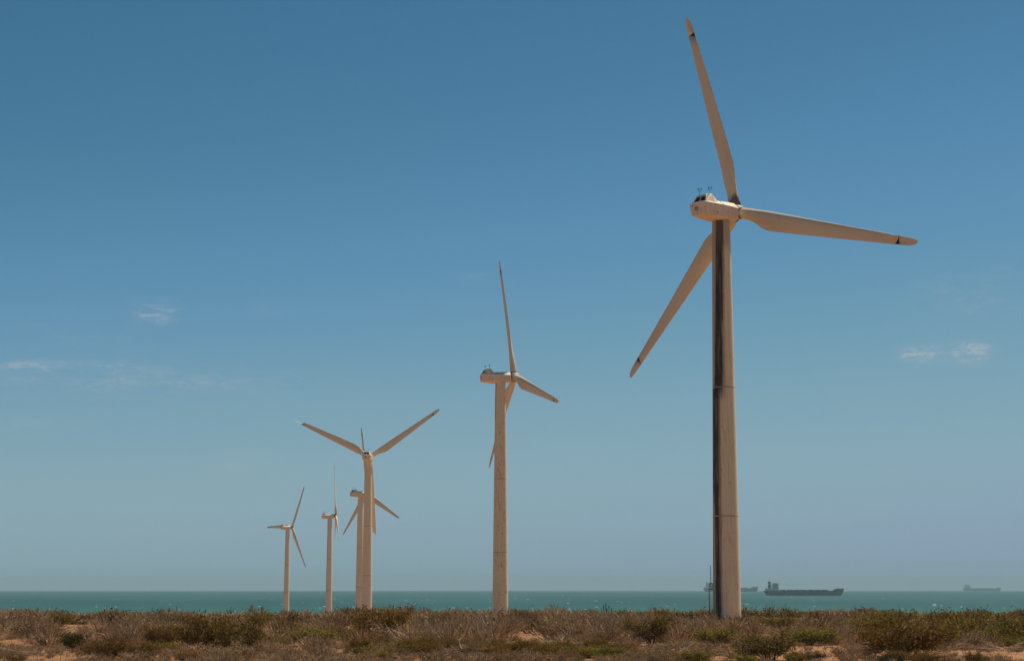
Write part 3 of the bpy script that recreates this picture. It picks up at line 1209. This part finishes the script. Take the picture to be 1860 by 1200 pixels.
# --- shrubs that stand out in the photograph: kind, base px, top px y, half width px, name, category, label
FEATURE = [
    ('rust', 1640, 1193, 1128, 82, 'thorn_bush', 'big rust-green dome-shaped bush at the lower right'),
    ('rust', 1700, 1180, 1140, 50, 'thorn_bush', 'lower rust-green bush leaning on the right of the big dome bush'),
    ('acacia', 1183, 1172, 1122, 52, 'thorn_tree', 'flat-topped olive thorn tree with a dark bare trunk left of the tallest turbine'),
    ('rust', 375, 1184, 1118, 58, 'thorn_bush', 'tall brown-green bush with dark stems at the lower left'),
    ('olive', 440, 1186, 1124, 56, 'thorn_bush', 'olive bush right of the tall brown-green bush at the lower left'),
    ('olive', 470, 1142, 1107, 36, 'thorn_bush', 'round olive-brown bush on the crest under a dark cactus stem'),
    ('rust', 520, 1150, 1124, 30, 'thorn_bush', 'low dark bush below the leftmost turbine'),
    ('grey', 565, 1150, 1122, 26, 'thorn_bush', 'grey bush with dark stems on the bare bank below the leftmost turbines'),
    ('olive', 112, 1136, 1109, 28, 'thorn_bush', 'brown-green bush on the far left crest'),
    ('green', 570, 1174, 1146, 58, 'thorn_bush', 'bright green flat bush on the sand below the edge-on turbine'),
    ('green', 660, 1152, 1138, 26, 'thorn_bush', 'small green patch bush below the Y-bladed turbine'),
    ('dark', 632, 1136, 1121, 18, 'thorn_bush', 'dark rounded bush on the bare bank below the Y-bladed turbine'),
    ('dark', 626, 1116, 1103, 18, 'thorn_bush', 'small dark bush on the crest left of the Y-bladed tower'),
    ('dark', 566, 1113, 1104, 14, 'thorn_bush', 'tiny dark bush on the crest between the two leftmost towers'),
    ('brown', 715, 1130, 1106, 32, 'thorn_bush', 'brown bush on the crest just right of the Y-bladed tower'),
    ('olive', 800, 1138, 1112, 34, 'thorn_bush', 'green-brown bush on the crest left of the second tallest turbine'),
    ('green', 1415, 1144, 1124, 42, 'thorn_bush', 'bright green low bush right of the tallest turbine foot'),
    ('green', 1336, 1136, 1122, 20, 'thorn_bush', 'small green bush against the tallest turbine foot'),
    ('green', 1480, 1172, 1146, 60, 'thorn_bush', 'wide yellow-green bush below the bulk carrier'),
    ('green', 1785, 1176, 1150, 46, 'thorn_bush', 'green spreading bush near the right edge'),
    ('green', 1850, 1180, 1160, 30, 'thorn_bush', 'green bush cut by the right edge of the picture'),
    ('olive', 1395, 1198, 1150, 62, 'thorn_bush', 'olive and grey bush with crooked dark stems below the tallest turbine'),
    ('green', 1300, 1172, 1146, 50, 'thorn_bush', 'yellow-green bush in front of the tallest turbine foot'),
    ('rust', 1140, 1192, 1172, 44, 'thorn_bush', 'low rusty bush in front of the flat-topped thorn tree'),
    ('dark', 130, 1180, 1152, 30, 'thorn_bush', 'dark green bush low at the left, in front of the sand strip'),
    ('rust', 200, 1196, 1160, 50, 'thorn_bush', 'olive-brown bush at the bottom edge, left'),
    ('green', 1655, 1118, 1108, 14, 'thorn_bush', 'small bright green bush on the crest above the big dome bush'),
    ('green', 1690, 1118, 1109, 14, 'thorn_bush', 'small green bush on the crest below the farthest ship'),
    ('green', 1200, 1124, 1109, 22, 'thorn_bush', 'light green wind-bent bush on the crest left of the thin pole'),
    ('green', 1012, 1120, 1108, 22, 'thorn_bush', 'flat green bush on the crest left of the branching cactus'),
    ('green', 1078, 1120, 1103, 14, 'thorn_bush', 'feathery green bush beside the branching cactus'),
    ('grey', 960, 1150, 1110, 34, 'thorn_bush', 'bare grey bush with fanned branches right of the second tallest turbine'),
    ('olive', 945, 1124, 1108, 26, 'thorn_bush', 'olive bush on the crest at the right foot of the second tallest turbine'),
    ('dark', 860, 1198, 1180, 40, 'thorn_bush', 'dark bush under pale dead branches at the bottom edge'),
    ('dark', 1460, 1199, 1186, 40, 'thorn_bush', 'dark low bush at the bottom edge below the bulk carrier'),
]
ACACIA = plant_meshes(grow_shrub(77, h=.72, w=1.15, stems=9, kids=7, twigs=7, twiglets=2, leaves=13, leaf_s=.030, trunk=.026, umbrella=.9, lean=-.25, bare_low=1.2, leaf_jit=.09), W_DARK, L_OLIVE)
feat_pos = []
frnd = random.Random(8)
for i, (kname, bx, by, ty, hw, nm, lab) in enumerate(FEATURE):
    X, Y, Z = px_ground(bx, by)
    if by < 1120:
        Y = min(Y, 425.0)
        X, Y, Z = px_ground(bx, by - 12, Y)
    H = (by - ty) / FPX * Y
    W = hw / FPX * Y
    if kname == 'acacia':
        sx, sz, mesh = W / 1.2, H / .80, ACACIA
    else:
        a = SPEC[kname][2]
        sx, sz, mesh = W / (a['w'] * 1.02), H / (a['h'] * 1.12), KINDS[kname][i % NVAR]
    shrub(nm, kname, (X, Y, Z), (sx, sx * .9, sz), frnd.uniform(-.5, .5) if kname != 'acacia' else 0.0, lab, 'tree' if nm == 'thorn_tree' else 'bush', None, meshes=mesh)
    feat_pos.append((X, Y, W))


def blocked(X, Y, margin=0.0):
    for (fx, fy, fw) in feat_pos:
        if abs(X - fx) < fw * .5 + margin and abs(Y - fy) < fw * .5 + margin:
            return True
    for tx, ty, tr in ((28.0, 243.9, 3.0), (-2.7, 431.6, 3.0), (25.4, 236, .8)):
        if (X - tx) ** 2 + (Y - ty) ** 2 < tr * tr:
            return True
    # keep what hides a feature's foot low: no tall shrub right in front of it
    return False


def in_front(X, Y):
    """True just before a feature shrub (would hide it)"""
    for (fx, fy, fw) in feat_pos:
        if fy > 112 and max(100, fy - 30) < Y < fy and abs(X - fx * Y / fy) < fw * .8:
            return True
    return False


# --- everyday scrub: nearest as individuals, the rest as one mass per kind
rnd = random.Random(21)
cand = []
Y = 96.0
n_try = 40000
for i in range(n_try):
    u = rnd.random()
    Yc = 84 + (470 - 84) * u
    half = 0.335 * Yc
    if rnd.random() > (Yc / 470.0) * (1.0 if Yc > 230 else 1.0 + 1.5 * (230 - Yc) / 140):
        continue
    Xc = rnd.uniform(-half, half)
    cl = fbm(Xc, Yc * .6, 9, 1.7)
    thr = 0.46 + 1.5 * cl
    if Yc < 128:
        thr = max(thr, .52)
    if rnd.random() > thr:
        continue
    sand = sand_clear(Xc, Yc)
    if sand and rnd.random() < .93:
        continue
    if blocked(Xc, Yc):
        continue
    g = fbm(Xc, Yc * .5, 14, 5.5) + rnd.gauss(0, .22)
    right = Xc / Yc            # greener to the right
    g += .25 * right / .28 - .24 * math.exp(-((right + .01) / .075) ** 2) - .15 * math.exp(-((right + .25) / .06) ** 2)
    if g > .42:
        k = 'green'
    elif g > .29:
        k = 'olive'
    elif g > .21:
        k = 'dark'
    elif g > .10:
        k = 'rust'
    elif g > -.06:
        k = 'brown'
    else:
        k = 'grey'
    s = rnd.lognormvariate(.06, .40)
    if sand:
        s *= .35
    s *= .50 + 1.1 * max(0.0, min(1.0, .5 + 1.6 * fbm(Xc, Yc * .45, 11, 12.5)))
    if in_front(Xc, Yc):
        if rnd.random() < .25:
            continue
        s *= .40 if Yc > 112 else .5
        k = rnd.choice(('grey', 'grey', 'brown'))
    elif Yc < 128:
        s = min(s, .95) * .78
    elif rnd.random() < .07 and not sand:
        s *= 1.6
    if Yc > 200:
        s *= .82
    if Yc > 300:
        s *= max(.55, 1 - (Yc - 300) / 200) if rnd.random() < .88 else 1.25
    cand.append((Yc, Xc, k, min(2.0, s), rnd.uniform(0, 6.28), rnd.randrange(NVAR), rnd.uniform(.7, 1.15)))
cand.sort()
GROUPS = {
    'grey': ('grey_thorn_bush', 'leafless grey-brown twiggy bush in the thorn scrub', 'leafless grey bushes of the scrub'),
    'brown': ('brown_thorn_bush', 'dry brown-leaved bush in the thorn scrub', 'dry brown bushes of the scrub'),
    'olive': ('olive_thorn_bush', 'small-leaved olive bush in the thorn scrub', 'olive bushes of the scrub'),
    'green': ('green_thorn_bush', 'low spreading fresh green bush in the thorn scrub', 'fresh green bushes of the scrub'),
    'rust': ('rusty_thorn_bush', 'rust-tinged bush in the thorn scrub', 'rust-tinged bushes of the scrub'),
    'dark': ('dark_thorn_bush', 'small dark green bush in the thorn scrub', 'dark green bushes of the scrub'),
}
ANCHORS = [(b[1], b[2], {
    0: 'big rust-green dome bush', 2: 'flat-topped thorn tree', 3: 'tall brown-green bush', 9: 'flat bright green bush', 8: 'brown-green far-left crest bush',
    18: 'wide yellow-green bush', 19: 'green spreading bush', 21: 'olive bush with crooked stems', 24: 'dark green bush at left', 25: 'olive-brown bush at bottom left',
    31: 'bare grey fan-branched bush', 33: 'dark bush under dead branches', 23: 'low rusty bush', 5: 'round olive-brown crest bush', 14: 'brown bush by the Y-bladed tower',
    22: 'yellow-green bush before the tower'}[i]) for i, b in enumerate(FEATURE) if i in (0, 2, 3, 5, 8, 9, 14, 18, 19, 21, 22, 23, 24, 25, 31, 33)]
ANCHORS += [(50, 1192, 'single pale stick'), (280, 1160, 'pale twiggy heap'), (62, 1146, 'orange sand patch at far left'), (1010, 1182, 'tangle of pale twigs'),
            (1820, 1188, 'pale twigs at lower right'), (660, 1196, 'bleached branch below the Y-turbine')]
ORD = ('first second third fourth fifth sixth seventh eighth ninth tenth eleventh twelfth thirteenth fourteenth fifteenth '
       'sixteenth seventeenth eighteenth nineteenth twentieth twenty-first twenty-second twenty-third twenty-fourth twenty-fifth '
       'twenty-sixth twenty-seventh twenty-eighth twenty-ninth thirtieth thirty-first thirty-second thirty-third thirty-fourth').split()


def to_px(X, Y, Z):
    """where a point shows in the photograph, for wording the labels"""
    f = Y * math.cos(PITCH) + (Z - EYE) * math.sin(PITCH)
    u = -Y * math.sin(PITCH) + (Z - EYE) * math.cos(PITCH)
    return 930 + FPX * X / f, 600 - FPX * u / f


N_IND = 700
count = {k: 0 for k in SPEC}
far = {k: [] for k in SPEC}
named = {}
for (Yc, Xc, k, s, rz, var, hz) in cand:
    if count[k] < 290 and sum(count.values()) < N_IND and abs(Xc) < 0.283 * Yc and to_px(Xc, Yc, ground_z(Xc, Yc) + .5 * s)[1] < 1197:
        count[k] += 1
        Zc = ground_z(Xc, Yc)
        o = shrub(GROUPS[k][0], k, (Xc, Yc, Zc), (s, s, s * hz), rz, None, 'bush', GROUPS[k][2], var)
        x, y = to_px(Xc, Yc, Zc)
        ax, ay, an = min(ANCHORS, key=lambda q: (q[0] - x) ** 2 + (3 * (q[1] - y)) ** 2)
        if abs(x - ax) > 30:
            where = 'left of' if x < ax else 'right of'
        else:
            where = 'in front of' if y > ay else 'behind'
        size = 'small' if s < .85 else ('large' if s > 1.2 else 'mid-sized')
        named.setdefault((size, k, where, an), []).append((math.hypot(x - ax, y - ay), o))
    else:
        far[k].append((Xc, Yc, s, rz, var, hz))
LOOK = {'grey': 'leafless grey bush', 'brown': 'dry brown bush', 'olive': 'olive bush', 'green': 'fresh green bush', 'rust': 'rust-tinged bush', 'dark': 'dark green bush'}
for (size, k, where, an), lst in named.items():
    lst.sort(key=lambda q: q[0])
    for i, (d, o) in enumerate(lst):
        if len(lst) == 1:
            o['label'] = '%s %s %s the %s' % (size, LOOK[k], where, an)
        else:
            o['label'] = '%s %s, %s such %s the %s' % (size, LOOK[k], ORD[min(i, len(ORD) - 1)], where, an)

for ki, (k, items) in enumerate(far.items()):
    wd, lf, args = SPEC[k]
    protos = []
    for lod in range(2):
        for v in range(3):
            a = dict(args)
            leafy = args['leaves'] / 14.0
            if lod == 0:
                P = grow_puff(900 + 50 * ki + v, n_twig=int(170 - 70 * leafy), n_leaf=int(10 + 230 * leafy), tw=.017, ls=args['leaf_s'] * 1.5, **{q: a[q] for q in ('h', 'w', 'lean', 'umbrella') if q in a})
            else:
                P = grow_puff(900 + 50 * ki + 10 + v, n_twig=int(80 - 30 * leafy), n_leaf=int(6 + 110 * leafy), tw=.032, ls=args['leaf_s'] * 2.3, **{q: a[q] for q in ('h', 'w', 'lean', 'umbrella') if q in a})
            V = np.array([tuple(p) for p in P.wv + P.lv], np.float32)
            F = np.array(P.wf + [tuple(i + len(P.wv) for i in f) for f in P.lf], np.int32)
            MI = np.array([0] * len(P.wf) + [1] * len(P.lf), np.int32)
            protos.append((V, F, MI))
    AV, AF, AM, off = [], [], [], 0
    for (X, Y, s, rz, var, hz) in items:
        V, F, MI = protos[(0 if Y < 190 else 3) + var]
        c, sn = math.cos(rz), math.sin(rz)
        Q = np.empty_like(V)
        Q[:, 0] = X + s * (V[:, 0] * c - V[:, 1] * sn)
        Q[:, 1] = Y + s * (V[:, 0] * sn + V[:, 1] * c)
        Q[:, 2] = ground_z(X, Y) + s * hz * V[:, 2]
        AV.append(Q)
        AF.append(F + off)
        AM.append(MI)
        off += len(V)
    if not AV:
        continue
    me = np_mesh('scrub', np.concatenate(AV), np.concatenate(AF), [wd, lf], np.concatenate(AM))
    o = link('scrub_' + {'grey': 'leafless', 'brown': 'brown', 'olive': 'olive', 'green': 'green', 'rust': 'rusty', 'dark': 'dark'}[k], me)
    tag(o, GROUPS[k][1].replace(' bush in the', ' bushes massed in the farther').replace('small ', '').replace('low ', ''), kind='stuff')


# --- dry grass and litter
def build_grass():
    g = np.random.default_rng(4)
    n = 60000
    u = g.random(n)
    Yv = 96 + 354 * u ** 1.5
    Xv = g.uniform(-1, 1, n) * 0.33 * Yv
    V, F = [], []
    for i in range(n):
        X, Y = float(Xv[i]), float(Yv[i])
        if fbm(X, Y, 5, 8.8) < -.12 or (sand_clear(X, Y) and g.random() < .8):
            continue
        z = ground_z(X, Y)
        k = 1.0 + Y / 250
        h = g.uniform(.12, .42)
        dx, dy = g.normal(-.05, .12), g.normal(0, .12)
        a = g.uniform(0, 3.14)
        w = .012 * k
        b = len(V)
        V += [(X - w * math.cos(a), Y - w * math.sin(a), z - .02), (X + w * math.cos(a), Y + w * math.sin(a), z - .02), (X + dx, Y + dy, z + h)]
        F.append((b, b + 1, b + 2))
    o = link('dry_grass', np_mesh('dry_grass', V, F, [G_DRY]))
    tag(o, 'thin dry grass and twigs between the bushes', kind='stuff')


build_grass()


# --- dead branches lying on the scrub
def dead_branch(px, py, length, seed, label, n=7, lift=.35, ang=0.0):
    P = Plant(seed)
    r = P.r
    for k in range(n):
        a = ang + r.gauss(0, .5) + (math.pi if r.random() < .35 else 0)
        p = Vector((r.uniform(-.3, .3) * length, r.uniform(-.3, .3) * length, r.uniform(.05, lift)))
        d = Vector((math.cos(a), math.sin(a) * .6, r.uniform(-.05, .45))).normalized()
        rr = r.uniform(.014, .03)
        L = length * r.uniform(.35, .75)
        for s in range(4):
            q = p + d * L / 4
            P.seg(p, q, rr, rr * .8, 5)
            for t_ in range(2):
                e = q + (d + Vector((r.gauss(0, .6), r.gauss(0, .6), r.gauss(.3, .4)))).normalized() * L * r.uniform(.15, .35)
                P.seg(q, e, rr * .5, rr * .2, 4)
                for z_ in range(2):
                    m_ = q.lerp(e, r.uniform(.3, .9))
                    P.seg(m_, m_ + (e - q + Vector((r.gauss(0, .2), r.gauss(0, .2), r.gauss(.1, .2))) * L).normalized() * L * .15, rr * .22, rr * .1, 3)
            p, rr = q, rr * .8
            d = (d + Vector((r.gauss(0, .25), r.gauss(0, .25), r.gauss(-.08, .2)))).normalized()
    X, Y, Z = px_ground(px, py)
    me = np_mesh('dead_branch', [tuple(v) for v in P.wv], P.wf, [W_PALE])
    o = link('dead_branch', me)
    o.location = (X, Y, Z)
    tag(o, label, 'branch', 'bleached dead branches')


for j, (px, py, L, lab, ang) in enumerate([
        (1690, 1190, 3.6, 'pile of long bleached branches at the foot of the big dome bush', 2.7),
        (845, 1195, 2.6, 'forked bleached branch at the bottom edge below the second tallest turbine', 2.2),
        (655, 1196, 1.8, 'bleached branch at the bottom edge below the Y-bladed turbine', .6),
        (612, 1192, 1.9, 'curved bleached branches below the Y-bladed turbine, left of the others', 2.9),
        (1010, 1180, 2.6, 'tangle of pale twigs below the branching cactus', 2.4),
        (1245, 1190, 2.2, 'pale twigs at the bottom edge left of the tallest turbine', .5),
        (1820, 1186, 2.2, 'pale twigs beside the sand at the lower right corner', 2.6),
        (50, 1192, 2.0, 'single pale stick at the lower left corner', .7),
        (1530, 1150, 2.6, 'upright pale dead twigs below the bow of the bulk carrier', 1.5),
        (280, 1160, 2.2, 'pale twiggy heap left of the tall brown-green bush', .9)]):
    dead_branch(px, py, L, 300 + j if j != 8 else 345, lab, n=9 if L > 2 else 5, ang=ang)

# --- cacti and dark posts
M_CACT = plain('cactus_skin', (0.055, 0.065, 0.035), 0.8, 0.5, 3.0)
M_POST = plain('charred_post', (0.030, 0.026, 0.022), 0.9, 0.4, 3.0)


def cactus(px, base_y, tops, label, mat=M_CACT, rad=.075, name='cactus', cat='cactus', far=400):
    """tops: list of (px offset, top px y)"""
    X, Y, Z = px_ground(px, base_y, far)
    root = link(name, None)
    root.location = (X, Y, Z)
    r = random.Random(int(px))
    k = Y / FPX
    for (dx, ty) in tops:
        H = (base_y - ty) * k
        x1 = dx * k
        yo = r.uniform(-.25, .25)
        pts = [(x1 * .25, yo * .2, -.15), (x1 * .75, yo * .7, H * .22), (x1, yo, H * .5), (x1 * 1.05 + r.gauss(0, .03), yo, H * .93), (x1 * 1.05, yo, H)]
        mb = MB()
        mb.tube(pts, [rad * .9, rad, rad, rad * .9, rad * .25], 8)
        mb.build('stem', mat, root, True)
    tag(root, label, cat)
    return root


cactus(1101, 1122, [(-8, 1103), (-4, 1098), (0, 1095), (2, 1104), (5, 1099), (9, 1103)], 'branching cactus of dark upright stems standing out against the sea', far=330)
cactus(475, 1118, [(0, 1096)], 'single dark cactus stem above the round olive-brown bush', far=330, rad=.12)
cactus(326, 1122, [(0, 1111)], 'thin dark stem on the low crest, left one of the pair', far=400, rad=.10)
cactus(337, 1122, [(0, 1111)], 'thin dark stem on the low crest, right one of the pair', far=400, rad=.10)
for (px, by, ty, lab) in [(1222, 1146, 1136, 'short dark stump, leftmost of the row left of the tallest turbine'),
                          (1237, 1148, 1137, 'short dark stump, second of the row left of the tallest turbine'),
                          (1250, 1150, 1139, 'short dark stump, third of the row left of the tallest turbine'),
                          (1258, 1151, 1141, 'short dark stump, last of the row, nearest the tallest turbine')]:
    cactus(px, by, [(0, ty)], lab, M_POST, .09, 'stump', 'stump')
cactus(1794, 1152, [(-8, 1134), (0, 1130), (3, 1136)], 'clump of thick dark cactus stems among grey bushes near the right edge', M_POST, .13)
cactus(1834, 1140, [(-4, 1127), (0, 1124), (4, 1128)], 'small dark cactus clump close to the right edge', M_POST, .12)

# --- pale stones
M_STONE = plain('pale_limestone', (0.55, 0.43, 0.30), 0.95, 0.4, 4.0)


def stone_mesh(seed):
    r = random.Random(seed)
    mb = MB()
    rows = []
    for (q, z) in ((.55, -.35), (.95, -.1), (1.0, .15), (.7, .42), (.25, .5)):
        rows.append([(q * math.cos(2 * math.pi * k / 8) * r.uniform(.8, 1.15), q * math.sin(2 * math.pi * k / 8) * r.uniform(.75, 1.1), z * r.uniform(.85, 1.15)) for k in range(8)])
    mb.grid(rows, close=True, caps=True)
    return mb.mesh('stone', M_STONE)


STONES = [stone_mesh(k) for k in range(4)]
srnd = random.Random(3)
SPOTS = [(1275, 1134, .9, .25, 'flat pale slab in the scrub just left of the tallest turbine'), (1294, 1125, .45, .5, 'small pale block at the foot of the thin pole'),
         (1345, 1124, .35, .6, 'small pale block at the right foot of the tallest turbine')]
for c, (cx0, cx1, cy0, cy1, num, where) in enumerate([(575, 622, 1111, 1115, 9, 'on the bare crest below the edge-on turbine'), (664, 694, 1119, 1128, 10, 'in the heap right of the Y-bladed tower'),
                                                     (1085, 1162, 1127, 1133, 12, 'in the line below the branching cactus'), (1012, 1032, 1124, 1131, 4, 'left of the branching cactus'),
                                                     (1770, 1858, 1117, 1120, 4, 'on the crest near the right edge')]):
    for k, sx in enumerate(sorted(srnd.uniform(cx0, cx1) for _ in range(num))):
        SPOTS.append((sx, srnd.uniform(cy0, cy1), srnd.uniform(.15, .42), srnd.uniform(.5, .8), 'small pale stone, %s from left, %s' % (ORD[k], where)))
for i, (px, py, s, fl, lab) in enumerate(SPOTS):
    X, Y, Z = px_ground(px, py, 425)
    o = link('stone', STONES[i % 4])
    o.location = (X, Y, Z + .05)
    o.scale = (s, s, s * fl)
    o.rotation_euler = (0, 0, srnd.uniform(0, 6.28))
    tag(o, lab, 'stone', 'pale stones ' + lab.split('from left, ')[1] if 'small pale stone' in lab else None)
